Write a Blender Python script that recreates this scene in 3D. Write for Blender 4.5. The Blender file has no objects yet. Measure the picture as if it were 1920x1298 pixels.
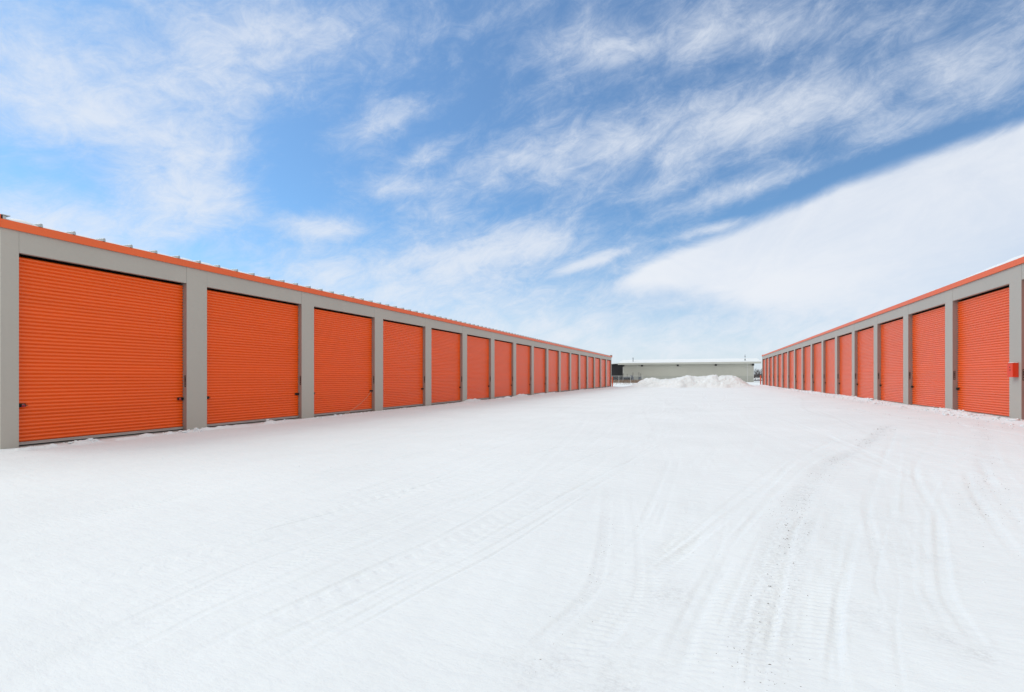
import bpy, bmesh, math, random
import numpy as np
from mathutils import Vector, noise as mnoise

random.seed(7); rng = np.random.default_rng(7)
C = bpy.context.scene.collection
PI = math.pi

# ------------------------------------------------------------------ frame of reference
FPX = 907.0                       # focal length in photo pixels (17 mm on 36 mm)
TH = math.atan(360 / FPX)         # the camera looks this far left of the yard axis (+Y)
CT, ST = math.cos(TH), math.sin(TH)
EYE = 1.52
XL, XR = -13.80, 8.73             # front planes of the two storage rows
PITCH, DOORW = 4.267, 3.658
RZ = 0.185                        # the right row stands a little higher

def G(px, py):                    # a photographed point of the yard -> its place on the ground
    zc = FPX * EYE / (py - 707.5); xc = (px - 960) / FPX * zc
    return (xc * CT - zc * ST, xc * ST + zc * CT)

# ------------------------------------------------------------------ helpers
def sm(a, b, x):
    t = np.clip((x - a) / (b - a), 0, 1); return t * t * (3 - 2 * t)

def ground_z(x, y):
    return 0.20 * sm(1.5, 8.2, np.asarray(x, float)) * (1 - 0.5 * sm(95, 130, np.asarray(y, float)))

class MB:
    def __init__(s): s.v = []; s.f = []
    def box(s, x0, x1, y0, y1, z0, z1):
        n = len(s.v)
        s.v += [(x, y, z) for x in (min(x0, x1), max(x0, x1)) for y in (min(y0, y1), max(y0, y1)) for z in (min(z0, z1), max(z0, z1))]
        s.f += [tuple(n + i for i in q) for q in ((0, 1, 3, 2), (4, 6, 7, 5), (0, 4, 5, 1), (2, 3, 7, 6), (0, 2, 6, 4), (1, 5, 7, 3))]
        return s
    def prism(s, poly, axis, a, b):           # poly: 2-D points, extruded along axis 0/1
        n = len(s.v); k = len(poly)
        for t in (a, b):
            for p, q in poly:
                s.v.append((t, p, q) if axis == 0 else (p, t, q))
        s.f.append(tuple(n + i for i in range(k))); s.f.append(tuple(n + k + i for i in reversed(range(k))))
        for i in range(k):
            j = (i + 1) % k; s.f.append((n + i, n + k + i, n + k + j, n + j))
        return s
    def tube(s, pts, r, k=8, caps=True):
        pts = [Vector(p) for p in pts]; n = len(s.v)
        rr = r if isinstance(r, (list, tuple)) else [r] * len(pts)
        for i, p in enumerate(pts):
            d = (pts[min(i + 1, len(pts) - 1)] - pts[max(i - 1, 0)])
            if d.length < 1e-9: d = Vector((0, 0, 1))
            d.normalize()
            a = d.cross(Vector((0, 0, 1)) if abs(d.z) < .9 else Vector((1, 0, 0))).normalized(); b = d.cross(a)
            for j in range(k):
                t = 2 * PI * j / k; s.v.append(tuple(p + a * math.cos(t) * rr[i] + b * math.sin(t) * rr[i]))
        for i in range(len(pts) - 1):
            for j in range(k):
                m = (j + 1) % k; s.f.append((n + i * k + j, n + i * k + m, n + (i + 1) * k + m, n + (i + 1) * k + j))
        if caps:
            s.f.append(tuple(n + j for j in reversed(range(k)))); s.f.append(tuple(n + (len(pts) - 1) * k + j for j in range(k)))
        return s
    def torus(s, c, R, r, normal='x', k=14, m=6):
        n = len(s.v)
        for i in range(k):
            t = 2 * PI * i / k
            for j in range(m):
                q = 2 * PI * j / m; a = (R + r * math.cos(q)); h = r * math.sin(q)
                u, w = a * math.cos(t), a * math.sin(t)
                s.v.append((c[0] + h, c[1] + u, c[2] + w) if normal == 'x' else (c[0] + u, c[1] + h, c[2] + w))
        for i in range(k):
            for j in range(m):
                a, b = i * m + j, i * m + (j + 1) % m; i2 = (i + 1) % k
                s.f.append((n + a, n + b, n + i2 * m + (j + 1) % m, n + i2 * m + j))
        return s
    def mesh(s, name, mat, smooth=False, bevel=0, fix=True):
        me = bpy.data.meshes.new(name); me.from_pydata(s.v, [], s.f)
        if fix or bevel:
            bm = bmesh.new(); bm.from_mesh(me)
            if bevel: bmesh.ops.bevel(bm, geom=bm.edges[:], offset=bevel, segments=2, affect='EDGES', profile=.6)
            bmesh.ops.recalc_face_normals(bm, faces=bm.faces[:]); bm.to_mesh(me); bm.free()
        if smooth: me.polygons.foreach_set('use_smooth', [True] * len(me.polygons))
        me.materials.append(mat); me.update(); return me
    def build(s, name, mat, parent=None, **k):
        return link(name, s.mesh(name, mat, **k), parent)

def link(name, me, parent=None, loc=(0, 0, 0)):
    o = bpy.data.objects.new(name, me); C.objects.link(o); o.location = loc
    if parent: o.parent = parent
    return o
def tag(o, label=None, cat=None, group=None, kind=None):
    if label: o['label'] = label
    if cat: o['category'] = cat
    if group: o['group'] = group
    if kind: o['kind'] = kind
    return o
def empty(name, loc, label, cat, group=None):
    o = bpy.data.objects.new(name, None); C.objects.link(o); o.location = loc; o.empty_display_size = .2
    return tag(o, label, cat, group)

# ------------------------------------------------------------------ materials
def mat(name, col, rough=.5, metal=0, var=.06, vscale=1.2, bump=0, bscale=40, coat=0, spec=.5, stretch=(1, 1, 1), dirt=0):
    m = bpy.data.materials.new(name); m.use_nodes = True; nt = m.node_tree; N = nt.nodes; L = nt.links
    b = N['Principled BSDF']; b.inputs['Roughness'].default_value = rough; b.inputs['Metallic'].default_value = metal
    b.inputs['Specular IOR Level'].default_value = spec
    if coat: b.inputs['Coat Weight'].default_value = coat; b.inputs['Coat Roughness'].default_value = .15
    tc = N.new('ShaderNodeTexCoord'); mp = N.new('ShaderNodeMapping'); mp.inputs['Scale'].default_value = stretch
    L.new(tc.outputs['Object'], mp.inputs[0])
    n1 = N.new('ShaderNodeTexNoise'); n1.inputs['Scale'].default_value = vscale; n1.inputs['Detail'].default_value = 6
    L.new(mp.outputs[0], n1.inputs['Vector'])
    mr = N.new('ShaderNodeMapRange'); mr.inputs['From Min'].default_value = .3; mr.inputs['From Max'].default_value = .7
    mr.inputs['To Min'].default_value = 1 - var; mr.inputs['To Max'].default_value = 1 + var
    L.new(n1.outputs['Fac'], mr.inputs['Value'])
    mx = N.new('ShaderNodeVectorMath'); mx.operation = 'SCALE'; mx.inputs[0].default_value = col
    L.new(mr.outputs[0], mx.inputs['Scale']); out = mx.outputs[0]
    if dirt:                       # splashes thrown up from the ground: a film of wear near the foot
        nd = N.new('ShaderNodeTexNoise'); nd.inputs['Scale'].default_value = 9; nd.inputs['Detail'].default_value = 8; nd.inputs['Roughness'].default_value = .7
        L.new(tc.outputs['Object'], nd.inputs['Vector'])
        r2 = N.new('ShaderNodeMapRange'); r2.inputs['From Min'].default_value = .52; r2.inputs['From Max'].default_value = .8
        r2.inputs['To Max'].default_value = dirt; L.new(nd.outputs['Fac'], r2.inputs['Value'])
        mm = N.new('ShaderNodeMix'); mm.data_type = 'RGBA'; mm.inputs['B'].default_value = (.22, .18, .15, 1)
        L.new(r2.outputs[0], mm.inputs['Factor']); L.new(out, mm.inputs['A']); out = mm.outputs['Result']
    L.new(out, b.inputs['Base Color'])
    r3 = N.new('ShaderNodeMapRange'); r3.inputs['To Min'].default_value = max(rough - .08, .02); r3.inputs['To Max'].default_value = min(rough + .1, 1)
    L.new(n1.outputs['Fac'], r3.inputs['Value']); L.new(r3.outputs[0], b.inputs['Roughness'])
    if bump:
        n2 = N.new('ShaderNodeTexNoise'); n2.inputs['Scale'].default_value = bscale; n2.inputs['Detail'].default_value = 5
        L.new(tc.outputs['Object'], n2.inputs['Vector'])
        bp = N.new('ShaderNodeBump'); bp.inputs['Strength'].default_value = bump; bp.inputs['Distance'].default_value = .01
        L.new(n2.outputs['Fac'], bp.inputs['Height']); L.new(bp.outputs[0], b.inputs['Normal'])
    return m

M = {}
M['door'] = mat('orange door paint', (.83, .108, .003), .34, var=.05, vscale=.5, stretch=(1, .3, 4), spec=.5, coat=.28, bump=.06, bscale=3, dirt=.05)
M['trim'] = mat('orange trim paint', (.74, .115, .020), .38, var=.05, vscale=.8, bump=.05, bscale=4)
M['wall'] = mat('taupe wall paint', (.405, .386, .346), .5, var=.035, vscale=.7, bump=.08, bscale=2.5, stretch=(1, 1, .4), dirt=.10)
M['jamb'] = mat('brown jamb paint', (.30, .235, .215), .5, var=.05)
M['black'] = mat('black rubber', (.012, .012, .013), .7, var=.2)
M['void'] = mat('painted interior shade', (.028, .020, .018), .9, var=.2)
M['steel'] = mat('galvanised steel', (.42, .43, .43), .38, metal=.9, var=.12, vscale=6)
M['bar'] = mat('grey door bar', (.42, .40, .38), .45, metal=.3, var=.08, vscale=3)
M['latch'] = mat('dark latch steel', (.035, .04, .038), .4, metal=.7, var=.2, vscale=20)
M['red'] = mat('red lock body', (.42, .010, .022), .35)
M['box'] = mat('red orange box paint', (.72, .045, .012), .35, var=.04)
M['concrete'] = mat('concrete sill', (.33, .31, .29), .85, var=.15, vscale=5, bump=.3)
M['roof'] = mat('galvanised roof', (.40, .43, .43), .4, metal=.7, var=.1)
M['farwall'] = mat('pale ribbed wall', (.56, .56, .51), .55, var=.03, vscale=.3)
M['farwain'] = mat('grey green wainscot', (.50, .51, .47), .55, var=.04, vscale=.3)
M['white'] = mat('white trim', (.62, .62, .60), .5, var=.03)
M['darkshed'] = mat('dark shed panel', (.022, .022, .026), .7, var=.3, vscale=.4)
M['bluepanel'] = mat('blue black panel', (.03, .045, .065), .6, var=.2)
M['machine'] = mat('blue grey machine', (.10, .12, .15), .5, var=.35, vscale=1.5)
M['rope'] = mat('pale orange cord', (.62, .36, .24), .8, var=.1)
M['bark'] = mat('bare bark', (.085, .075, .075), .9, var=.2)
M['grass'] = mat('dry grass', (.24, .145, .08), .9, var=.3, vscale=2)
M['carwhite'] = mat('white car paint', (.75, .75, .76), .3, coat=.5)
M['carred'] = mat('dark car paint', (.03, .035, .045), .3, coat=.5)
M['glass'] = mat('dark glass', (.02, .025, .03), .08)
M['tyre'] = mat('tyre rubber', (.02, .02, .02), .8)
M['gravel'] = mat('dirt grit', (.20, .18, .17), .9, var=.4, vscale=60)
M['bollard'] = mat('orange bollard paint', (.75, .10, .02), .45, var=.08, vscale=4)

def snow_material(name, fine=1.0):
    m = bpy.data.materials.new(name); m.use_nodes = True; nt = m.node_tree; N = nt.nodes; L = nt.links
    b = N['Principled BSDF']; b.inputs['Roughness'].default_value = .75; b.inputs['Specular IOR Level'].default_value = .25
    geo = N.new('ShaderNodeNewGeometry')
    at = N.new('ShaderNodeAttribute'); at.attribute_name = 'dirt'
    def noise(s, d, st=(1, 1, 1), rot=0, rough=.55):
        mp = N.new('ShaderNodeMapping'); mp.inputs['Scale'].default_value = st; mp.inputs['Rotation'].default_value = (0, 0, rot)
        L.new(geo.outputs['Position'], mp.inputs[0])
        n = N.new('ShaderNodeTexNoise'); n.inputs['Scale'].default_value = s; n.inputs['Detail'].default_value = d; n.inputs['Roughness'].default_value = rough
        L.new(mp.outputs[0], n.inputs['Vector']); return n.outputs['Fac']
    def mul(a, k):
        x = N.new('ShaderNodeMath'); x.operation = 'MULTIPLY'; L.new(a, x.inputs[0])
        if isinstance(k, (int, float)): x.inputs[1].default_value = k
        else: L.new(k, x.inputs[1])
        return x.outputs[0]
    def add(a, c):
        x = N.new('ShaderNodeMath'); x.operation = 'ADD'; L.new(a, x.inputs[0]); L.new(c, x.inputs[1]); return x.outputs[0]
    # packed snow is a little greyer where it is pressed to ice and grit
    v = noise(.35, 7, rough=.65)
    mr = N.new('ShaderNodeMapRange'); mr.inputs['From Min'].default_value = .35; mr.inputs['From Max'].default_value = .65
    mr.inputs['To Min'].default_value = .96; mr.inputs['To Max'].default_value = 1.02; L.new(v, mr.inputs['Value'])
    sc = N.new('ShaderNodeVectorMath'); sc.operation = 'SCALE'; sc.inputs[0].default_value = (.762, .806, .836); L.new(mr.outputs[0], sc.inputs['Scale'])
    g = noise(38, 8, (1, 1, 1), rough=.7)
    gr = N.new('ShaderNodeMapRange'); gr.inputs['From Min'].default_value = .42; gr.inputs['From Max'].default_value = .68; L.new(g, gr.inputs['Value'])
    dm = N.new('ShaderNodeMix'); dm.data_type = 'RGBA'; dm.inputs['B'].default_value = (.50, .51, .53, 1)
    k = mul(at.outputs['Fac'], gr.outputs[0]); L.new(k, dm.inputs['Factor']); L.new(sc.outputs[0], dm.inputs['A'])
    L.new(dm.outputs['Result'], b.inputs['Base Color'])
    h = add(add(mul(noise(3.2, 5, (1, 2.4, 1), .35), .030), mul(noise(16, 6, (.8, 1.9, 1), .3, .65), .010)), mul(noise(90, 4), .0022))
    bp = N.new('ShaderNodeBump'); bp.inputs['Strength'].default_value = .55 * fine; bp.inputs['Distance'].default_value = 1.0
    L.new(h, bp.inputs['Height']); L.new(bp.outputs[0], b.inputs['Normal'])
    return m
M['snow'] = snow_material('packed snow')
M['softsnow'] = snow_material('loose snow', 1.5)

# ------------------------------------------------------------------ vector noise in numpy
def vnoise(x, y, seed=0):
    xi = np.floor(x).astype(np.int64); yi = np.floor(y).astype(np.int64); fx = x - xi; fy = y - yi
    def h(a, b):
        n = (a * 374761393 + b * 668265263 + seed * 1442695041) & 0x7fffffff
        n = (n ^ (n >> 13)) * 1274126177 & 0x7fffffff
        return ((n ^ (n >> 16)) & 0xffff) / 65535.0
    ux = fx * fx * (3 - 2 * fx); uy = fy * fy * (3 - 2 * fy)
    return (h(xi, yi) * (1 - ux) + h(xi + 1, yi) * ux) * (1 - uy) + (h(xi, yi + 1) * (1 - ux) + h(xi + 1, yi + 1) * ux) * uy
def fbm(x, y, o=4, seed=0, g=.5):
    s = 0; a = 1; t = 0
    for i in range(o):
        s = s + a * (vnoise(x, y, seed + i * 17) - .5); t += a; x = x * 2.03 + 11.3; y = y * 2.03 + 5.7; a *= g
    return s / t

# ------------------------------------------------------------------ tyre tracks (ground metres from the points where they cross the yard)
def spline(pts, n=9):
    P = [np.array(p, float) for p in pts]; P = [2 * P[0] - P[1]] + P + [2 * P[-1] - P[-2]]; out = []
    for i in range(1, len(P) - 2):
        for t in np.linspace(0, 1, n, endpoint=False):
            a, b, c, d = P[i - 1:i + 3]
            out.append(.5 * (2 * b + (c - a) * t + (2 * a - 5 * b + 4 * c - d) * t * t + (3 * b - a - 3 * c + d) * t ** 3))
    out.append(P[-2]); return np.array(out)
TR = []   # (polyline, half width, depth, kind, dirt)
def track(px, hw, depth, kind='rut', dirt=0): TR.append((spline([G(*p) for p in px]), hw, depth, kind, dirt))
track([(1563, 925), (1575, 990), (1568, 1060), (1540, 1130), (1518, 1230), (1512, 1330)], .135, .014, 'tread', .15)
track([(1612, 960), (1603, 1010), (1580, 1100), (1566, 1200), (1560, 1330)], .035, .014)
track([(1670, 800), (1620, 838), (1550, 872), (1500, 935), (1462, 1010), (1430, 1120), (1400, 1270), (1392, 1340)], .13, .009, 'tread', .55)
track([(1530, 945), (1500, 1010), (1470, 1120), (1450, 1270), (1440, 1340)], .10, .008, 'tread', .45)
track([(1615, 798), (1600, 808), (1550, 832), (1490, 865), (1440, 910), (1380, 955), (1300, 1018), (1240, 1062), (1180, 1110)], .05, .016)
track([(1640, 805), (1600, 830), (1530, 862), (1475, 905), (1400, 985), (1330, 1060), (1290, 1100)], .035, .008)
track([(1312, 905), (1306, 950), (1288, 1000), (1262, 1040), (1225, 1080)], .16, .014, 'tread', .12)
track([(1140, 900), (1136, 980), (1120, 1080), (1080, 1140), (1030, 1185), (990, 1235), (960, 1290)], .055, .008, 'rut', .25)
track([(1230, 1060), (1180, 1130), (1110, 1190), (1050, 1260)], .12, .008, 'tread', .15)
track([(1370, 1035), (1330, 1095), (1300, 1150), (1275, 1210), (1240, 1300)], .07, .015, 'rut', .1)
track([(1400, 1060), (1360, 1130), (1320, 1220), (1290, 1310)], .11, .010, 'tread', .05)
track([(1515, 955), (1490, 995), (1468, 1090), (1450, 1170), (1437, 1260)], .028, .014, 'rut', .25)
track([(1685, 805), (1662, 850), (1638, 900), (1625, 945), (1640, 1020), (1665, 1120)], .045, .014)
track([(1705, 808), (1694, 860), (1686, 930), (1684, 1000)], .025, -.010)
track([(1745, 802), (1758, 818), (1748, 842), (1722, 866), (1717, 890), (1728, 920), (1755, 965), (1765, 1040), (1775, 1110), (1805, 1160), (1840, 1210), (1890, 1280)], .045, .018)
track([(1790, 800), (1822, 818), (1822, 838), (1785, 862)], .05, .012)
track([(1740, 880), (1748, 905), (1765, 940), (1800, 1000)], .05, .008)
track([(1812, 880), (1818, 912), (1840, 950), (1875, 1000), (1930, 1070)], .05, .016)
track([(1836, 865), (1850, 895), (1885, 950), (1940, 1020)], .06, .013, 'rut', .2)
track([(1835, 795), (1848, 830), (1846, 870), (1832, 930), (1835, 990), (1860, 1060)], .14, .006, 'tread', .28)
track([(1850, 795), (1890, 830), (1940, 870)], .03, -.012)
track([(1865, 830), (1885, 880), (1925, 930)], .03, -.012)
track([(1330, 770), (1270, 795), (1200, 822), (1095, 860), (960, 935), (840, 1000), (740, 1045), (600, 1110), (430, 1185), (280, 1260), (180, 1310)], .035, .011)
track([(1300, 790), (1190, 838), (1080, 905), (960, 966), (850, 1020), (750, 1062), (600, 1132), (500, 1178), (350, 1248), (230, 1310)], .19, .011, 'blocks', .05)
track([(1250, 830), (1100, 905), (990, 965), (880, 1025), (760, 1080), (620, 1146), (430, 1232), (330, 1290)], .03, .012)
track([(1230, 790), (1080, 830), (950, 857), (850, 900), (750, 925), (620, 965), (500, 1010), (350, 1050), (150, 1100), (-60, 1150)], .17, .012, 'blocks')
track([(1200, 800), (1020, 845), (900, 880), (780, 915), (665, 950), (500, 995), (300, 1045)], .03, .012)
track([(1040, 870), (880, 920), (700, 985), (500, 1048), (350, 1112), (200, 1180), (-20, 1270)], .03, .009)
track([(1000, 900), (860, 940), (700, 1000), (560, 1050), (365, 1130), (225, 1195), (85, 1245), (-60, 1310)], .09, .010, 'tread')
track([(1260, 850), (1240, 900), (1205, 980), (1190, 1020)], .04, .010)
track([(1350, 835), (1320, 870), (1312, 900)], .06, .006)
track([(1255, 762), (1400, 764), (1560, 770), (1640, 781), (1740, 797), (1860, 812), (1960, 828)], .10, .016, 'rut', .25)
track([(1200, 768), (1380, 771), (1560, 779), (1660, 789), (1800, 808), (1960, 840)], .08, .012)
track([(1150, 772), (1300, 767), (1450, 765), (1600, 772), (1700, 783)], .08, .012)
track([(1470, 752), (1560, 756), (1680, 768), (1830, 782), (1960, 800)], .12, .012, 'rut', .2)
track([(800, 795), (950, 785), (1100, 770), (1250, 752)], .10, .012)
track([(560, 850), (760, 820), (980, 790), (1200, 758)], .10, .010)
track([(200, 900), (500, 860), (800, 815), (1100, 775), (1260, 745)], .08, .010)
track([(-80, 900), (300, 868), (640, 826), (900, 790), (1150, 756)], .14, .008)
track([(-80, 940), (300, 900), (640, 850), (900, 812), (1180, 765)], .06, .009)
track([(-80, 1010), (200, 960), (520, 905), (800, 850), (1120, 782)], .12, .008, 'tread')
for P, hw, dep, kind, dirt in list(TR):      # faint parallel lines pressed by the other grooves and the paired wheel
    d = np.gradient(P, axis=0); nrm = np.stack([d[:, 1], -d[:, 0]], 1) / (np.linalg.norm(d, axis=1)[:, None] + 1e-9)
    for _ in range(2):
        off = rng.choice([-1, 1]) * rng.uniform(hw * 1.3 + .05, .42)
        TR.append((P + nrm * off, rng.uniform(.015, .04), rng.uniform(.004, .009) * rng.choice([1, 1, -.7]), 'rut', 0))
for i in range(34):                # older, half buried wheel lines down the length of the yard
    x0 = rng.uniform(-12, 7.5); x1 = x0 + rng.normal(0, 1.6); x2 = np.clip(x1 + rng.normal(0, 2.5), -11, 7); x3 = x2 + rng.normal(0, 1.2)
    y0 = rng.uniform(2, 20)
    P = spline([(x0, y0), (x1, y0 + 12), (x2, y0 + 30), (np.clip(x3, -11, 7), 78)])
    TR.append((P, rng.uniform(.06, .14), rng.uniform(.004, .011) * (1 if i % 3 else -.8), 'rut', rng.choice([0, 0, .15])))

# ------------------------------------------------------------------ the ground: one sheet of snow out to the horizon
def ground():
    ys = [1.2]
    while ys[-1] < 135: ys.append(ys[-1] + max(.012, min(ys[-1] ** 2 / 1150, .30)))
    ys = np.array([-300, -80, -30, -12, -5, -2, 0, .6] + ys + [140, 150, 165, 190, 240, 320, 450, 700, 1200, 2500])
    nc = 1150; t = np.linspace(0, 1, nc)
    yy = np.clip(ys, 1.0, 30)
    lo = np.maximum(-3.2 - 1.9 * yy, XL - 1.0); hi = np.minimum(1.5 + .95 * yy, XR + 1.0)
    side = np.array([1, 2.5, 6, 15, 40, 120, 400, 1500.])
    X = np.concatenate([lo[:, None] - side[::-1][None], lo[:, None] + (hi - lo)[:, None] * t[None], hi[:, None] + side[None]], 1)
    Y = np.repeat(ys[:, None], X.shape[1], 1)
    Z = ground_z(X, Y)
    D = np.zeros_like(Z)
    inside = sm(XL, XL + .6, X) * (1 - sm(XR - .6, XR, X)) * sm(-5, 1, Y) * (1 - sm(110, 140, Y))
    Z = Z + .05 * fbm(X * .16, Y * .11, 3, 3) * inside + .020 * fbm(X * 1.3, Y * .35, 4, 5) * inside
    # long streaks the plough blade left, running down the yard
    Z = Z + .011 * fbm((X + .12 * Y) * 5.0, Y * .18, 3, 9) * inside
    for P, hw, dep, kind, dirt in TR:
        dep = dep * (.56 if kind == 'rut' else .78 if kind == 'tread' else .55)
        m = hw * 3 + .12
        lo_, hi_ = P.min(0) - m, P.max(0) + m
        rows = np.where((ys > lo_[1]) & (ys < hi_[1]))[0]
        if not len(rows): continue
        r0, r1 = rows[0], rows[-1] + 1
        bx = (X[r0:r1] > lo_[0]) & (X[r0:r1] < hi_[0])
        ii, jj = np.where(bx)
        x = X[r0:r1][ii, jj]; y = Y[r0:r1][ii, jj]
        best = np.full(x.shape, 9.); along = np.zeros_like(x); sgn = np.zeros_like(x)
        seg = P[1:] - P[:-1]; ln = np.linalg.norm(seg, axis=1) + 1e-9; cum = np.concatenate([[0], np.cumsum(ln)])
        for k in range(len(seg)):
            y0_, y1_ = sorted((P[k, 1], P[k + 1, 1])); x0_, x1_ = sorted((P[k, 0], P[k + 1, 0]))
            w = np.where((y > y0_ - m) & (y < y1_ + m) & (x > x0_ - m) & (x < x1_ + m))[0]
            if not len(w): continue
            dx = x[w] - P[k, 0]; dy = y[w] - P[k, 1]; tx, ty = seg[k] / ln[k]
            a = np.clip(dx * tx + dy * ty, 0, ln[k]); ex = dx - a * tx; ey = dy - a * ty; d = np.hypot(ex, ey)
            b = d < best[w]; q = w[b]
            best[q] = d[b]; along[q] = cum[k] + a[b]; sgn[q] = np.sign(tx * ey - ty * ex)[b]
        Lt = cum[-1]
        fade = sm(0, min(1.2, Lt * .2), along) * (1 - sm(Lt - min(1.2, Lt * .2), Lt, along))
        patch = .35 + 1.1 * np.clip(vnoise(along * .8 + hw * 91, sgn * 0 + dep * 999, 31), 0, 1)
        a = best / hw; base = 1 - sm(.55, 1.15, a); rim = np.exp(-((a - 1.45) / .35) ** 2)
        if kind == 'rut':
            dz = -dep * base + dep * .35 * rim
        elif kind == 'tread':
            lane = np.floor((best * sgn + 9) / .045)
            bar = .5 + .5 * np.sin(along * 2 * PI / .062 + lane * .9 + best * sgn * 18)
            dz = -dep * .35 * base - dep * .75 * base * sm(.35, .65, bar) + dep * .3 * rim
        else:
            u = best * sgn
            bar = .5 + .5 * np.sin(along * 2 * PI / .17 + np.sign(u) * 1.5 + np.abs(u) * 14)
            dz = -dep * .15 * base - dep * .85 * base * sm(.35, .75, bar) * sm(.12, .3, a) + dep * .3 * rim
        rough = 1 + .8 * fbm(x * 9, y * 9, 2, 77)
        Z[r0:r1][ii, jj] += dz * fade * patch * rough
        D[r0:r1][ii, jj] = np.maximum(D[r0:r1][ii, jj], dirt * np.clip(1.3 - a * .8, 0, 1) * fade * patch)
    # grey scuffed patches where the ice shows through
    for (px, py, r, s) in [(1258, 1112, .16, .9), (1190, 1220, .22, .5), (1115, 1275, .3, .5), (1030, 1260, .3, .4), (1810, 1205, .2, .6), (1655, 975, .35, .55), (1690, 1040, .4, .5), (1630, 1150, .25, .4), (1790, 1130, .2, .35), (1245, 1060, .14, .5)]:
        gx, gy = G(px, py); d = np.hypot(X - gx, (Y - gy) * .8)
        w = np.exp(-(d / r) ** 2) * s * np.clip(.5 + 2.2 * fbm(X * 7, Y * 7, 4, 55), 0, 1.2)
        D = np.maximum(D, w); Z = Z - .006 * w
    # banks of scraped snow along the foot of both rows
    lx = X - XL
    lump = np.clip(.45 + 2.6 * fbm(Y * 3.6, X * 4.5, 4, 21), 0, 1.2); low = np.clip(.45 + 1.5 * fbm(Y * .35, X * 0, 2, 23), 0.05, 1)
    bl = np.exp(-((lx - .50) / .19) ** 2) * lump * low * .17 * sm(5.0, 6.0, Y) * (1 - sm(78, 82, Y))
    drift = (np.exp(-((Y - 20.7) / .6) ** 2) + .8 * np.exp(-((Y - 28.6) / .8) ** 2)) * np.exp(-((lx - .28) / .26) ** 2) * .0
    Z = Z + bl + .02 * np.exp(-(lx / .5) ** 2) * low * (Y < 78) * (Y > 5)
    Z = Z - .035 * (1 - sm(-.02, .16, lx)) * (Y < 78.1) * (Y > 5.4)
    for (yc, h, w) in [(27.6, .22, .9), (35.9, .2, .8), (36.9, .14, .5), (44.5, .1, .8), (57, .1, 1.)]:
        Z = Z + h * np.exp(-((Y - yc) / w) ** 2) * np.exp(-((lx - .12) / .35) ** 2) * (.75 + fbm(X * 5, Y * 5, 3, 8))
    rx = XR - X
    lump = np.clip(.55 + 1.6 * fbm(Y * 2.6, X * 3.0, 4, 41), 0, 1.2); low = np.clip(.6 + 1.2 * fbm(Y * .3, X * 0, 2, 43), .15, 1.2)
    br = np.exp(-((rx - .30) / .33) ** 2) * (.05 + .13 * lump) * low * (Y > -8) * (1 - sm(86, 90, Y))
    Z = Z + br + (.045 * (1 - sm(-.1, .8, rx))) * (Y < 88)
    nr, ncl = X.shape
    co = np.stack([X, Y, Z], -1).reshape(-1, 3).astype(np.float32)
    idx = np.arange(nr * ncl).reshape(nr, ncl)
    q = np.stack([idx[:-1, :-1], idx[:-1, 1:], idx[1:, 1:], idx[1:, :-1]], -1).reshape(-1, 4)
    me = bpy.data.meshes.new('ground'); me.vertices.add(len(co)); me.vertices.foreach_set('co', co.ravel())
    me.loops.add(q.size); me.loops.foreach_set('vertex_index', q.ravel().astype(np.int32))
    me.polygons.add(len(q)); me.polygons.foreach_set('loop_start', np.arange(0, q.size, 4, dtype=np.int32))
    me.polygons.foreach_set('use_smooth', np.ones(len(q), bool))
    me.update(calc_edges=True)
    at = me.attributes.new('dirt', 'FLOAT', 'POINT'); at.data.foreach_set('value', D.ravel().astype(np.float32))
    me.materials.append(M['snow'])
    tag(link('ground', me), kind='structure')
    return ys, X, Z
GY, GX, GZ = ground()
def gz(x, y):
    i = int(np.clip(np.searchsorted(GY, y), 1, len(GY) - 1)); return float(np.interp(x, GX[i], GZ[i]))

# loose snow crumbs and dark grit
def grit():
    mb = MB()
    def stone(x, y, r):
        z = gz(x, y); n = len(mb.v); a = rng.uniform(0, 6.28); e = rng.uniform(1, 2.2)
        for k in range(5):
            t = a + k * 1.256; rr = r * rng.uniform(.6, 1.1)
            dx, dy = math.cos(t) * rr * e, math.sin(t) * rr / e * 1.2
            mb.v.append((x + dx * math.cos(a) - dy * math.sin(a), y + dx * math.sin(a) + dy * math.cos(a), z - r * .3))
        mb.v.append((x, y, z + r * .55))
        for k in range(5): mb.f.append((n + k, n + (k + 1) % 5, n + 5))
    for P, hw, dep, kind, dirt in TR:
        if dirt < .2: continue
        seg = np.linalg.norm(P[1:] - P[:-1], axis=1); cum = np.concatenate([[0], np.cumsum(seg)])
        n = int(min(cum[-1], 30) * dirt * (150 if dirt > .5 else 60))
        for _ in range(n):
            s = rng.uniform(0, cum[-1]); 
            if vnoise(np.array(s * 1.7), np.array(hw * 100), 61) < .42: continue
            k = min(int(np.searchsorted(cum, s)), len(P) - 1); p = P[k] + rng.normal(0, hw * .75, 2) + rng.uniform(-.1, .1, 2)
            stone(p[0], p[1], float(np.clip(rng.lognormal(math.log(.0022), .40), .0012, .0042)) * (1 + .13 * min(p[1], 20)))
    for _ in range(260):
        x, y = rng.uniform(-6, 7), rng.uniform(2.2, 16); stone(x, y, rng.uniform(.0012, .0035))
    o = mb.build('grit', M['gravel'], fix=False); tag(o, 'dark grit and dirt specks scattered along the tyre tracks in the snow', 'grit', kind='stuff')
grit()
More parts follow.
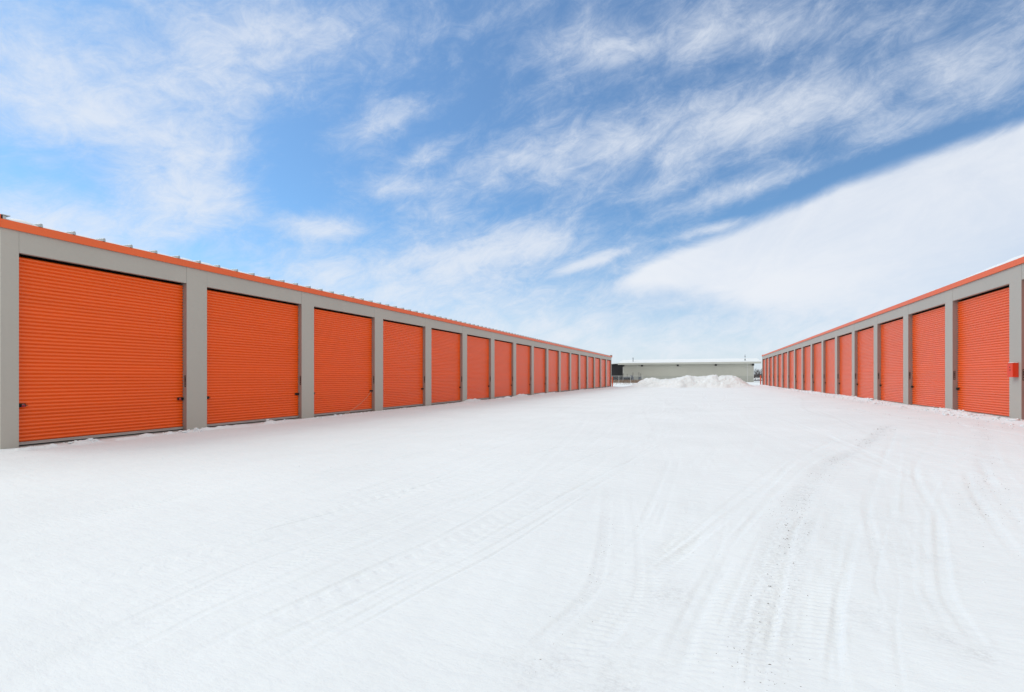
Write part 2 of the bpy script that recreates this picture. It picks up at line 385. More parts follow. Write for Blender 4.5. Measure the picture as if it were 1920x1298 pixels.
def crumbs():
    mb = MB(); ph = (1 + 5 ** .5) / 2
    iv = [(-1, ph, 0), (1, ph, 0), (-1, -ph, 0), (1, -ph, 0), (0, -1, ph), (0, 1, ph), (0, -1, -ph), (0, 1, -ph), (ph, 0, -1), (ph, 0, 1), (-ph, 0, -1), (-ph, 0, 1)]
    fc = [(0, 11, 5), (0, 5, 1), (0, 1, 7), (0, 7, 10), (0, 10, 11), (1, 5, 9), (5, 11, 4), (11, 10, 2), (10, 7, 6), (7, 1, 8), (3, 9, 4), (3, 4, 2), (3, 2, 6), (3, 6, 8), (3, 8, 9), (4, 9, 5), (2, 4, 11), (6, 2, 10), (8, 6, 7), (9, 8, 1)]
    def lump(x, y, r):
        n = len(mb.v); z = gz(x, y); sx, sy, sz = rng.uniform(.7, 1.5), rng.uniform(.7, 1.5), rng.uniform(.4, .8)
        for v in iv:
            k = rng.uniform(.75, 1.15) * r / 1.9; mb.v.append((x + v[0] * k * sx, y + v[1] * k * sy, z + r * .15 + v[2] * k * sz))
        mb.f += [tuple(n + i for i in f) for f in fc]
    for _ in range(1500):
        y = 5.6 + rng.uniform(0, 1) ** 1.7 * 60
        if vnoise(np.array(y * .9), np.array(0.), 3) < .35: continue
        lump(XL + rng.normal(.42, .16), y, float(np.clip(rng.lognormal(math.log(.022), .5), .01, .07)))
    for _ in range(750):
        y = 14 + rng.uniform(0, 1) ** 1.6 * 60
        lump(XR - abs(rng.normal(.5, .25)), y, float(np.clip(rng.lognormal(math.log(.025), .5), .01, .09)))
    for _ in range(250):
        lump(rng.uniform(-13, 8), rng.uniform(4, 30), rng.uniform(.006, .016))
    o = mb.build('snow_crumbs', M['softsnow'], fix=False, smooth=True); tag(o, 'loose crumbs and clods of scraped snow along the feet of both rows', 'snow', kind='stuff')
crumbs()

# ------------------------------------------------------------------ the storage rows
OPEN_H, FAS0, FAS1, DEEP = 4.22, 4.69, 4.87, 12.0
def curtain_mesh(seed):
    r = random.Random(seed); p = .0831; prof = [(0, -.036), (.07, -.036), (.14, -.020), (.24, -.008), (.42, 0), (.62, -.003), (.80, -.012), (.93, -.027)]
    pts = []; z = .095; top = OPEN_H - .066
    ph = r.uniform(0, 6)
    while z < top:
        off = .004 * math.sin(z * 2.1 + ph) + r.uniform(-.0006, .0006); k = r.uniform(.97, 1.06)
        for a, b in prof: pts.append((off + b * k, z + a * p))
        z += p
    pts = [q for q in pts if q[1] < top]
    z0 = pts[-1][1]; pts += [(-.03, z0 + .012), (-.09, z0 + .03), (-.18, z0 + .04), (-.30, z0 + .045)]
    v = []; f = []; w = DOORW - .024; cols = 9
    for n, zz in pts:
        for c in range(cols):
            u = w * c / (cols - 1) - w / 2; v.append((n + .0025 * math.sin(u * 1.7 + zz * .9 + ph) * (abs(u) < w * .49), u, zz))
    for i in range(len(pts) - 1):
        for c in range(cols - 1):
            a = i * cols + c; f.append((a, a + 1, a + cols + 1, a + cols))
    mb = MB(); mb.v = v; mb.f = f
    return mb.mesh('roller_door', M['door'], smooth=True, fix=False)
CURT = [curtain_mesh(s) for s in range(4)]
ZR = .14      # how far the curtain sits behind the wall face
def latch_mesh(s):                       # s = side of the door it slides out to, local x = outward
    mb = MB(); w = DOORW / 2
    mb.box(.002, .014, s * (w - .17), s * (w - .02), .862, .938)
    mb.box(.012, .024, s * (w - .20), s * (w - .015), .892, .908)
    mb.tube([(.02, s * (w - .11), .90), (.045, s * (w - .11), .90), (.05, s * (w - .11), .87)], .008, 6)
    mb.torus((.034, s * (w - .055), .90), .036, .010, 'x')
    return mb.mesh('latch', M['latch'])
LATCH = {s: latch_mesh(s) for s in (-1, 1)}
def bar_mesh():
    w = DOORW / 2 - .012
    mb = MB().box(-.03, .012, -w, w, .034, .095); mb.box(.012, .020, -w, w, .080, .088)
    return mb.mesh('bottom_bar', M['bar'])
BAR = bar_mesh()
SEAL = MB().box(-.026, .006, -DOORW / 2 + .014, DOORW / 2 - .014, .006, .033).mesh('bottom_seal', M['black'])
THRESH = MB().box(-.25, .17, -DOORW / 2, DOORW / 2, -.06, .004).mesh('threshold', M['concrete'])
def header_mesh():
    g = .004; mb = MB().box(-.12, 0, -DOORW / 2 + g, DOORW / 2 - g, OPEN_H, FAS0 - .002)
    return mb.mesh('header', M['wall'])
HEAD = header_mesh()
def plate_mesh():                         # slotted chain keeper on the jamb: a plate with holes
    mb = MB(); t = .006
    mb.box(-.078, -.066, -t, 0, 1.24, 1.57); mb.box(-.034, -.022, -t, 0, 1.24, 1.57)
    for a, b in ((1.24, 1.262), (1.315, 1.335), (1.37, 1.378), (1.40, 1.425), (1.49, 1.51), (1.552, 1.57)): mb.box(-.066, -.034, -t, 0, a, b)
    mb.torus((-.05, -.009, 1.46), .014, .005, 'y')
    return mb.mesh('keeper_plate', M['latch'])
PLATE = plate_mesh()
def storage(side, y_start, first, n, y_end, z0, label, name='storage_building'):
    # local frame: +x is outward from the front face, y along the row
    root = empty(name, (XL if side < 0 else XR, 0, z0), label, 'building')
    sx = 1 if side < 0 else -1
    def put(nm, me, loc, parent, flip=True):
        o = link(nm, me, parent, loc); 
        if sx < 0 and flip: o.scale = (-1, 1, 1)
        return o
    root_l = root
    def MBX(mb):
        if sx < 0: mb.v = [(-a, b, c) for a, b, c in mb.v]
        return mb
    doors = []
    g = .004
    # pillars between the openings
    edges = [y_start] + [first + i * PITCH + k * DOORW for i in range(n) for k in (0, 1)] + [y_end]
    for i in range(0, len(edges), 2):
        a, b = edges[i], edges[i + 1]
        mb = MB().box(-.12, .003, a, b, -.30, FAS0 - .002)
        # the flat face carries shallow fold lines like the photo's sheet-metal covers
        pl = MBX(mb).build('pillar', M['wall'], root)
        # jamb liners, set in the reveal
        if i > 0:
            j = MBX(MB().box(-.30, -.002, a - .003, a + .012, -.28, OPEN_H - .01)).build('jamb', M['jamb'], pl)
        if i < len(edges) - 2:
            j2 = MBX(MB().box(-.30, -.002, b - .012, b + .003, -.28, OPEN_H - .01)).build('jamb', M['jamb'], pl)
        if i > 0: put('keeper_plate', PLATE, (0, a - .003, 0), pl)
    for i in range(n):
        yc = first + i * PITCH + DOORW / 2
        put('header', HEAD, (0, yc, 0), root)
        d = put('roller_door', CURT[(i * 7 + (3 if sx < 0 else 0)) % 4], (-sx * ZR, yc, 0), root)
        doors.append(d)
        for nm, me in (('bottom_bar', BAR), ('bottom_seal', SEAL), ('latch', LATCH[-1]), ('latch', LATCH[1])):
            link(nm, me, d)
        put('threshold', THRESH, (-sx * .14, yc, 0), root)
    # near-black sheets paint the shade inside the row; then end and back walls
    L0, L1 = y_start, y_end
    MBX(MB().box(-.50, -.45, L0 + .1, L1 - .1, 0, FAS0)).build('dark_backing', M['void'], root)
    MBX(MB().box(-.45, -.122, L0 + .1, L1 - .1, OPEN_H + .03, OPEN_H + .06)).build('soffit', M['void'], root)  # coloured near-black for the shade above the openings
    ew = MB(); ridge = FAS1 + .05 + DEEP / 2 * .06
    for y0, y1 in ((L0 + .004, L0 + .08), (L1 - .08, L1 - .004)):
        ew.prism([(-.121, -.3), (-DEEP, -.3), (-DEEP, FAS1 - .03), (-DEEP / 2, ridge - .08), (-.121, FAS1 - .03)], 1, y0, y1)
    ew.box(-DEEP, -DEEP + .1, L0 + .08, L1 - .08, -.3, FAS1 - .05)
    MBX(ew).build('end_wall', M['wall'], root)
    # orange eave trim with a drip lip, then the raised rake trims of both ends
    mb = MB().prism([(-.05, FAS0), (.035, FAS0), (.045, FAS0 - .008), (.048, FAS0 - .006), (.040, FAS1 - .004), (.030, FAS1), (-.05, FAS1)], 1, L0 - .02, L1 + .02)
    MBX(mb).build('eave_trim', M['trim'], root)
    for a, b in ((L0 - .06, L0 - .022), (L1 + .022, L1 + .06)):
        mb = MB().prism([(.052, FAS0 - .01), (.052, FAS1 + .085), (-DEEP / 2, ridge + .10), (-DEEP, FAS1 + .09), (-DEEP, FAS0 - .01), (-DEEP / 2, ridge - .13), (-.1, FAS0 - .01)], 1, a, b)
        MBX(mb).build('rake_trim', M['trim'], root)
    # ribbed roof
    rf = MB()
    def prof(y): return [(.02, FAS1 + .002), (-DEEP / 2, ridge), (-DEEP, FAS1 + .002), (-DEEP, FAS1 - .05), (-DEEP / 2, ridge - .05), (.02, FAS1 - .003)]
    rf.prism(prof(0), 1, L0, L1)
    MBX(rf).build('roof', M['roof'], root)
    rb = MB(); y = 5.54 + .62 if side < 0 else L0 + .4
    ys = []
    while y < L1 - .1: ys.append(y); y += .61
    for y in ys:
        n0 = len(rb.v)
        hk = 1 if side < 0 else .12
        for x, z in ((.055 if side < 0 else .02, FAS1 + .001), (-DEEP / 2, ridge + .001)):
            for dy, dz in ((-.032, 0), (-.022, .066 * hk), (-.012, .074 * hk), (.012, .074 * hk), (.022, .066 * hk), (.032, 0)):
                rb.v.append((x, y + dy, z + dz))
        for k in range(5): rb.f.append((n0 + k, n0 + k + 1, n0 + 7 + k, n0 + 6 + k))
        rb.f.append(tuple(n0 + k for k in range(6)))
    MBX(rb).build('roof_rib', M['roof'], root)['kind'] = 'stuff'
    if side < 0:
        MBX(MB().box(-.25, .10, L1 + .0605, L1 + .20, FAS0 + .02, FAS1 + .22)).build('gutter_end', M['jamb'], root)
        MBX(MB().box(-.4, .06, L0 - .01, L0 + .13, FAS1 + .075, FAS1 + .09)).build('end_cap', M['roof'], root)
        MBX(MB().box(-.4, .03, L0 + .02, L0 + .07, FAS1 + .0, FAS1 + .076)).build('end_cap', M['roof'], root)
    return root, doors, ridge
FIRST_L = 5.80; FIRST_R = 19.47 - 3 * PITCH
BL, doorsL, RIDGE = storage(-1, 5.51, FIRST_L, 17, FIRST_L + 16 * PITCH + DOORW + .30, 0, 'long storage building on the left with orange roller doors and metal ribs along its roof')
BR, doorsR, _ = storage(1, FIRST_R - .30, FIRST_R, 19, FIRST_R + 18 * PITCH + DOORW + .30, RZ, 'long storage building on the right, with a red drop box on its near pillar')

# snow lying on the two roofs, lumpy along the eave
def roof_snow(side, y0, y1, z0, thick, label):
    sx = 1 if side < 0 else -1; xb = XL if side < 0 else XR
    ysn = np.arange(y0, y1, .09); xs = [0.0, -.05, -.12, -.25, -.5, -1, -2, -4, -5.9]
    v = []; f = []; nx = len(xs)
    for y in ysn:
        th = thick(y)
        for k, x in enumerate(xs):
            base = z0 + FAS1 + .004 - x * .06
            r = min(1, (k / 2.6)) ** .6
            v.append((xb + sx * (x + .01), y, base + (th * r + (.028 * min(1, max(0, (-x - .08) / .25)) if side < 0 else 0)) * (1 + .25 * float(vnoise(np.array(y * 2.3), np.array(x * 2.), 4) - .5))))
    for i in range(len(ysn) - 1):
        for k in range(nx - 1):
            a = i * nx + k; f.append((a, a + 1, a + nx + 1, a + nx))
    for i in range(len(ysn)):     # underside
        for k, x in enumerate(xs): v.append((xb + sx * (x + .01), ysn[i], z0 + FAS1 + .003 - x * .06))
    o = len(ysn) * nx
    for i in range(len(ysn) - 1):
        f.append((i * nx, (i + 1) * nx, o + (i + 1) * nx, o + i * nx))
    mb = MB(); mb.v = v; mb.f = f
    tag(mb.build('roof_snow', M['softsnow'], smooth=True), label, 'snow', kind='stuff')
def thL(y):
    ph = ((y - 6.16) / .61) % 1
    s = math.sin(PI * ph) ** .6 * (.5 + .9 * float(vnoise(np.array(y * .8), np.array(1.), 9)))
    return .016 + .050 * s + (.05 * math.exp(-((y - 5.95) / .18) ** 2))
def thR(y): return .028 + .03 * float(vnoise(np.array(y * .6), np.array(1.), 19)) + .10 * (1 - float(sm(19.5, 24, np.array(y))))
roof_snow(-1, 5.56, 78.0, 0, thL, 'thin snow lying between the metal ribs along the left roof edge')
roof_snow(1, FIRST_R - .28, 87.3, RZ, thR, 'smooth cap of snow along the right roof edge')

# red locks on the first left door, cord on the third, drop box on the right
def padlock(y, label):
    o = MB().box(XL - ZR + .028, XL - ZR + .052, y - .024, y + .024, .862, .915).build('padlock', M['red'], bevel=.005)
    MB().torus((XL - ZR + .04, y, .915), .016, .004, 'x').build('shackle', M['steel'], o)
    tag(o, label, 'padlock')
padlock(FIRST_L + .115, 'red padlock on the left latch of the nearest left-row door')
padlock(FIRST_L + DOORW - .12, 'red padlock on the right latch of the nearest left-row door')
def cord():
    d0 = FIRST_L + 2 * PITCH; ye = d0 + DOORW - .10; x = XL - ZR + .03
    pts = []
    for i in range(25):
        t = i / 24; y = ye - 1.38 * t - .25 * t * t; z = .90 - .80 * (t ** 1.0) + .10 * math.sin(PI * t) * -1.0
        pts.append((x + .10 * t + .22 * max(0, t - .7), y, max(z, .075)))
    pts += [(x + .28, ye - 1.75, .07), (x + .34, ye - 1.9, .06), (x + .33, ye - 2.1, .05)]
    tag(MB().tube(pts, .0075, 6).build('cord', M['rope'], smooth=True), 'thin pale cord slanting down the third door of the left row', 'cord')
cord()
def drop_box():
    y0, y1 = 18.99, 19.27; z0, z1 = 1.52, 1.94; xf = XR - .003; p = .14
    o = MB().box(xf - p, xf, y0, y1, z0, z1).build('drop_box', M['box'], bevel=.006)
    tag(o, 'small red-orange metal drop box with two slots, fixed to the near right pillar', 'drop box')
    MB().box(xf - p - .012, xf, y0 - .006, y1 + .006, z1 + .001, z1 + .010).build('lid', M['trim'], o)
    for a in (1.715, 1.745): MB().box(xf - p - .003, xf - p + .004, y0 + .10, y1 - .11, a, a + .010).build('slot', M['black'], o)
    MB().box(xf - p - .004, xf - p + .001, y0 + .125, y0 + .155, 1.80, 1.84).build('lock', M['latch'], o)
    MB().box(xf - p + .02, xf - .02, y0 + .01, y1 - .01, z1 + .0105, z1 + .03).build('snow_cap', M['softsnow'], o, bevel=.008)
drop_box()
def bollard(x, y, h, label):
    z = gz(x, y); o = MB().tube([(x, y, z - .1), (x, y, z + h - .05), (x, y, z + h - .015), (x, y, z + h)], [.09, .09, .075, .03], 16).build('bollard', M['bollard'], smooth=True)
    tag(o, label, 'bollard', 'orange bollards at the far corners of the rows')
bollard(-13.95, 79.7, 1.62, 'orange steel bollard just past the far end of the left row')
bollard(8.62, 88.6, 1.60, 'orange steel bollard just past the far end of the right row')

# ------------------------------------------------------------------ heap of ploughed snow
def pile():
    prof = [(1165, 726), (1180, 723.5), (1194, 719.5), (1201, 715), (1209, 709.8), (1216, 708.8), (1228, 709.5), (1238, 712), (1247, 710.6), (1256, 711), (1268, 708.8), (1280, 707), (1289, 704), (1295, 703.3), (1303, 705.8), (1318, 706.3), (1328, 704.3), (1336, 703.4), (1343, 703.8), (1347, 707.2), (1353, 705.4), (1364, 705.6), (1377, 706.6), (1384, 709.5), (1390, 713), (1396, 717), (1403, 722), (1412, 725)]
    Yr = 79.0; xs = []; hs = []
    for px, py in prof:
        t = math.tan(math.atan((px - 960) / FPX) - TH); x = t * Yr; zc = Yr * CT - x * ST
        xs.append(x); hs.append(max(EYE + (707.5 - py) * zc / FPX, 0))
    X = np.arange(xs[0] - .8, xs[-1] + .8, .09); Y = np.arange(Yr - 6.5, Yr + 6, .12)
    XX, YY = np.meshgrid(X, Y)
    H = np.interp(XX + .25 * fbm(XX * .8, YY * .8, 3, 2), xs, hs, left=0, right=0)
    yc = Yr + 1.0 * fbm(XX * .3, YY * 0, 2, 12) * 2
    d = (YY - yc); w = np.where(d < 0, 4.2 + 2.2 * fbm(XX * .5, XX * 0, 2, 6), 3.6)
    s = np.clip(1 - np.abs(d / w) ** 1.5, 0, 1) ** 1.0
    big = fbm(XX * 1.1, YY * .9, 3, 71); ch = np.abs(fbm(XX * 2.2, YY * 2.0, 4, 73)) ; fn = fbm(XX * 6, YY * 6, 3, 75)
    Z = H * s * (1 + .55 * big * (1 - s * .7)) + (.62 * (.15 - ch) + .16 * fn) * np.clip(s * 3, 0, 1) * np.clip(H, 0, 1)
    Z = ground_z(XX, YY) - .04 + np.maximum(Z, 0) * (s > 0)
    D = np.clip(.45 + 1.8 * fbm(XX * 1.2, YY * 1.2, 4, 91), .1, .9) * (s > 0)
    D = np.maximum(D, .8 * np.exp(-(((XX - 2.1) / .5) ** 2 + ((YY - 76.6) / .5) ** 2)))
    nr, nc = XX.shape; idx = np.arange(nr * nc).reshape(nr, nc)
    q = np.stack([idx[:-1, :-1], idx[:-1, 1:], idx[1:, 1:], idx[1:, :-1]], -1).reshape(-1, 4)
    me = bpy.data.meshes.new('snow_pile'); me.from_pydata(np.stack([XX, YY, Z], -1).reshape(-1, 3).tolist(), [], q.tolist())
    me.polygons.foreach_set('use_smooth', [True] * len(me.polygons))
    at = me.attributes.new('dirt', 'FLOAT', 'POINT'); at.data.foreach_set('value', D.ravel().astype(np.float32))
    me.materials.append(M['softsnow']); tag(link('snow_pile', me), 'long lumpy heap of ploughed snow at the far end of the yard', 'snow pile')
pile()

# ------------------------------------------------------------------ the building across the end of the yard
FY = 155.0; FX0, FX1 = -23.8, 13.3; FE = 5.82
def far_building():
    r = empty('metal_building', ((FX0 + FX1) / 2, FY, 0), 'wide pale ribbed metal building with snowy roof behind the snow pile', 'building')
    r_off = -Vector(r.location)
    def B(mb, nm, m, par=None):
        o = mb.build(nm, m, r if par is None else par)
        if par is None: o.location = r_off
        return o
    def ribbed(x0, x1, z0, z1, nm, m, y=FY):
        mb = MB(); poly = []; x = x0; p = .305
        while x < x1 - .01:
            a = min(p, x1 - x); poly += [(x, y), (x + a * .70, y), (x + a * .74, y - .11), (x + a * .93, y - .11)]; x += a
        poly += [(x1, y)]
        n = len(mb.v)
        for z in (z0, z1):
            for q in poly: mb.v.append((q[0], q[1], z))
        k = len(poly)
        for i in range(k - 1): mb.f.append((i, i + 1, k + i + 1, k + i))
        o = mb.build(nm, m, r, fix=False); o.location = r_off; return o
    ribbed(FX0, FX1, 1.87, FE, 'wall', M['farwall']); ribbed(FX0, FX1, -.2, 1.80, 'wainscot', M['farwain'], FY - .01)
    B(MB().box(FX0, FX1, FY - .06, FY + .05, 1.80, 1.87), 'wainscot_trim', M['farwain'])
    B(MB().box(FX0, FX0 + .1, FY + .02, FY + 20, -.2, FE).box(FX1 - .1, FX1, FY + .02, FY + 20, -.2, FE).box(FX0 + .1, FX1 - .1, FY + 19.8, FY + 20, -.2, FE), 'side_wall', M['farwall'])
    for x in (FX0, FX1 - .14): B(MB().box(x - .02, x + .16, FY - .075, FY + .02, -.2, FE), 'corner_trim', M['white'])
    ov = 1.3
    B(MB().prism([(FY - ov, FE + .04), (FY + 10, FE + 1.30), (FY + 21, FE + .04), (FY + 21, FE - .14), (FY + 10, FE + 1.1), (FY - ov, FE - .14)], 0, FX0 - 1.4, FX1 + 1.8), 'roof', M['roof'])
    B(MB().box(FX0 - 1.4, FX1 + 1.8, FY - ov - .14, FY - ov - .004, FE - .40, FE + .12), 'gutter', M['farwain'])
    B(MB().box(FX0 - 1.35, FX1 + 1.75, FY - ov, FY - .06, FE - .19, FE - .15), 'soffit', M['farwain'])
    for px, z0 in ((1195, 4.6), (1401.5, 0)):
        x = math.tan(math.atan((px - 960) / FPX) - TH) * FY
        B(MB().box(x - .10, x + .10, FY - .18, FY - .06, z0, FE - .2), 'downspout', M['white'])
    for px in (1169, 1204, 1271, 1342, 1412):
        x = math.tan(math.atan((px - 960) / FPX) - TH) * FY
        lt = B(MB().box(x - .28, x + .28, FY - .42, FY - .07, FE - .95, FE - .50), 'wall_light', M['black'])
    for px, h, c in ((1187, 1.75, 1), (1397, 2.0, 0)):
        y = FY + 2.0; x = math.tan(math.atan((px - 960) / FPX) - TH) * y; z = FE + .35
        mb = MB().tube([(x, y, z), (x, y, z + h * (.75 if c else 1))], .10 if c else .05, 8)
        if c: mb.box(x - .2, x + .2, y - .2, y + .2, z + h * .78, z + h * .86)
        else: mb.box(x - .16, x + .16, y - .08, y + .08, z + .25, z + .6).box(x - .22, x + .22, y - .03, y + .03, z + h * .7, z + h * .74)
        B(mb, 'vent_pipe' if c else 'antenna', M['machine'])
    s = MB().prism([(FY - ov - .06, FE + .10), (FY - ov - .06, FE + .19), (FY + 10, FE + 1.52), (FY + 21, FE + .25), (FY + 21, FE + .06), (FY + 10, FE + 1.31), (FY - ov + .1, FE + .075)], 0, FX0 - 1.38, FX1 + 1.78)
    tag(s.build('roof_snow', M['softsnow']), 'white snow covering the roof of the wide metal building', 'snow', kind='stuff')
far_building()
def shed():
    r = empty('open_shed', (-34, 163, 0), 'dark shed with sloping snowy roof left of the metal building', 'shed')
    def B(mb, nm, m):
        o = mb.build(nm, m, r); o.location = (34, -163, 0); return o
    mb = MB(); x = -46.
    while x < -24.0:
        mb.box(x, x + .28, 161, 161.2, -.2, 4.85 + (x + 46) * .045); mb.box(x + .28, x + .34, 161.05, 161.18, -.2, 4.83 + (x + 46) * .045); x += .34
        if -33.2 < x < -31.6: x = -30.2
    B(mb, 'wall', M['darkshed'])
    B(MB().box(-45.5, -33.4, 160.85, 160.99, .2, 4.2), 'door', M['bluepanel'])
    B(MB().box(-46, -24, 168.8, 169, -.2, 4.8).box(-46, -45.8, 161.2, 168.8, -.2, 4.8), 'back_wall', M['darkshed'])
    B(MB().prism([(-46.6, 4.86), (-46.6, 4.98), (-23.9, 6.02), (-23.9, 5.90)], 1, 160.2, 169.6), 'roof', M['darkshed'])
    v = MB().prism([(-46.6, 4.99), (-46.6, 5.28), (-40, 5.62), (-32, 5.95), (-24.1, 6.28), (-23.9, 6.03)], 1, 160.1, 169.5)
    tag(v.build('roof_snow', M['softsnow'], bevel=.04), 'snow lying on the sloping roof of the dark shed', 'snow', kind='stuff')
shed()

def fence():
    y = 131.0; x0, x1 = -46., -15.0; h = 1.84
    r = empty('chain_link_fence', (x0, y, 0), 'thin chain-link fence with pale top rail in front of the dark shed', 'fence')
    def B(mb, nm, m):
        o = mb.build(nm, m, r, fix=False); o.location = (-x0, -y, 0); return o
    x = x0
    while x <= x1 + .1:
        B(MB().tube([(x, y, -.2), (x, y, h + .04), (x, y, h + .08)], [.045, .045, .01], 8), 'post', M['white']); x += 3.1
    B(MB().tube([(x0, y, h), (x1, y, h)], .036, 8), 'top_rail', M['white'])
    mb = MB(); s = .11; n = int((x1 - x0) / s)
    for i in range(-int(h / s), n):
        for d in (1, -1):
            a = x0 + i * s; b = a + h
            za, zb = (0, h) if d > 0 else (h, 0)
            if a < x0: za += d * (x0 - a); a = x0
            if b > x1: zb -= d * (b - x1); b = x1
            if b <= a: continue
            mb.tube([(a, y, za), (b, y, zb)], .004, 3, caps=False)
    B(mb, 'mesh', M['steel'])
fence()
def weeds():
    mb = MB()
    for _ in range(14000):
        x = rng.uniform(-46, -12.5); y = rng.uniform(131.5, 152)
        if vnoise(np.array(x * .5), np.array(y * .4), 5) < .3: continue
        z = gz(x, y); h = rng.uniform(.35, .85) * (.6 + .8 * float(vnoise(np.array(x * .35), np.array(y * .3), 15))); w = rng.uniform(.02, .05); a = rng.uniform(0, PI); lx, ly = rng.normal(0, .16, 2)
        n = len(mb.v); c, s = math.cos(a) * w, math.sin(a) * w
        mb.v += [(x - c, y - s, z - .05), (x + c, y + s, z - .05), (x + lx, y + ly, z + h)]; mb.f.append((n, n + 1, n + 2))
    tag(mb.build('dry_grass', M['grass'], fix=False), 'strip of dry brown grass along the fence by the metal building', 'grass', kind='stuff')
    m2 = MB()
    for _ in range(500):
        x = rng.uniform(-24, -9); y = rng.uniform(96, 126); z = gz(x, y); h = rng.uniform(.1, .3); n = len(m2.v)
        m2.v += [(x - .02, y, z - .03), (x + .02, y, z - .03), (x + rng.normal(0, .08), y + rng.normal(0, .08), z + h)]; m2.f.append((n, n + 1, n + 2))
    tag(m2.build('grass_stubble', M['grass'], fix=False), 'sparse dry stubble poking through the snow before the fence', 'grass', kind='stuff')
weeds()
def mound(name, x, y, rx, ry, h, m, label, cat):
    mb = MB(); n = 36; k = 10
    for j in range(k + 1):
        for i in range(n):
            t = 2 * PI * i / n; q = 1 - (j / k); 
            rr = q * (1 + .18 * math.sin(3 * t + 1) + .1 * math.sin(7 * t)); px_, py_ = x + rx * rr * math.cos(t), y + ry * rr * math.sin(t)
            mb.v.append((px_, py_, gz(px_, py_) - .05 + h * (1 - q * q) ** 1.2 * (1 + .5 * float(fbm(np.array(px_ * 1.3), np.array(py_ * 1.3), 3, 5)))))
    for j in range(k):
        for i in range(n): a = j * n + i; b = j * n + (i + 1) % n; mb.f.append((a, b, b + n, a + n))
    tag(mb.build(name, m, smooth=True), label, cat)
mound('dirt_mound', -29.6, 146, 3.2, 1.8, .95, M['grass'], 'low brown earth mound in front of the dark shed', 'mound')
def machine():
    y = 152.3; r = empty('machine', (-22, y, 0), 'blue-grey machine with upright posts parked at the left end of the metal building', 'machine')
    def B(mb, nm, m, **k):
        o = mb.build(nm, m, r, **k); o.location = (22, -y, 0); return o
    B(MB().box(-23.2, -20.2, y - .7, y + .7, .35, 1.55).box(-21.2, -20.4, y - .6, y + .6, 1.55, 2.1), 'body', M['machine'], bevel=.08)
    B(MB().box(-23.0, -20.6, y - .75, y - .6, .6, 1.3), 'grille', M['black'])
    B(MB().box(-23.4, -20.0, y - .5, y + .5, .25, .34), 'frame', M['latch'])
    for x in (-22.6, -20.9): B(MB().tube([(x, y - .85, .4), (x, y - .6, .4)], .4, 16), 'wheel', M['tyre'])
    for x, h in ((-23.3, 2.7), (-22.1, 2.5), (-20.35, 3.0)): B(MB().tube([(x, y, .3), (x, y, h)], .06, 6), 'post', M['bark'])
machine()
def meter():
    y = 154.2; o = MB().box(-18.9, -18.2, y - .2, y + .2, .7, 1.55).build('meter_box', M['machine'], bevel=.03)
    tag(o, 'small grey meter box with two conduits on the left part of the metal building', 'meter box')
    for x, h in ((-18.85, 3.1), (-18.3, 2.7)): MB().tube([(x, y + .5, 0), (x, y + .5, h)], .05, 6).build('conduit', M['bark'], o)
meter()

# ------------------------------------------------------------------ far right gap: bare trees, parked cars
def tree(x, y, h, seed, label):
    r = random.Random(seed); root = empty('bare_tree', (x, y, 0), label, 'tree', 'bare trees on the horizon beyond the right row')
    tb = MB(); cb = MB()
    tb.tube([(0, 0, -.2), (r.uniform(-.1, .1), 0, h * .25), (r.uniform(-.3, .3), r.uniform(-.2, .2), h * .5), (r.uniform(-.4, .4), 0, h * .8)], [.2, .15, .1, .04], 6)
    def br(p, d, L, rad, lev):
        q = p + d * L * .5 + Vector((r.gauss(0, .06), r.gauss(0, .06), .03)) * L; e = p + d * L
        cb.tube([p, q, e], [rad, rad * .75, rad * .4], 3, caps=False)
        if lev == 0: return
        for k in range(4):
            t = r.uniform(.3, 1); nd = (d + Vector((r.gauss(0, .55), r.gauss(0, .55), r.gauss(.15, .35)))).normalized()
            br(p + d * L * t, nd, L * r.uniform(.45, .7), rad * .5, lev - 1)
    for k in range(12):
        z = h * r.uniform(.12, .7); a = r.uniform(0, 6.28)
        br(Vector((0, 0, z)), Vector((math.cos(a) * .8, math.sin(a) * .8, r.uniform(.5, 1.2))).normalized(), h * r.uniform(.2, .36), .055, 3)
    tb.build('trunk', M['bark'], root, fix=False); cb.build('crown', M['bark'], root, fix=False)
where = ['tall bare tree left in the gap beyond the right row', 'bare tree in the gap, second from the metal building', 'bare tree in the middle of the far gap', 'wide bare tree near the right row\'s far end', 'bare tree nearest the orange bollard of the right row', 'lower bare tree at the back of the gap']
for i, (rt, y, h) in enumerate([(.0885, 372, 6.8), (.0915, 385, 7.6), (.0950, 376, 8.2), (.0985, 380, 8.0), (.1020, 372, 7.2), (.0930, 405, 7.4)]):
    tree(rt * y, y, h, 100 + i, where[i])
def scrub():
    mb = MB()
    for _ in range(5000):
        x = rng.uniform(14, 70); y = rng.uniform(395, 440); h = rng.uniform(2.0, 5.2); n = len(mb.v); lx = rng.normal(0, .5)
        mb.v += [(x - .09, y, -.1), (x + .09, y, -.1), (x + lx, y, h)]; mb.f.append((n, n + 1, n + 2))
    tag(mb.build('thicket', M['bark'], fix=False), 'grey leafless thicket on the horizon right of the metal building', 'thicket', kind='stuff')
    mb = MB()
    for _ in range(1600):
        x = rng.uniform(15, 32); y = rng.uniform(208, 222); h = rng.uniform(.15, .6); n = len(mb.v)
        mb.v += [(x - .06, y, -.05), (x + .06, y, -.05), (x + rng.normal(0, .2), y, gz(x, y) + h)]; mb.f.append((n, n + 1, n + 2))
    tag(mb.build('dead_brush', M['bark'], fix=False), 'low dark brush crossing the snow just right of the metal building', 'brush', kind='stuff')
scrub()
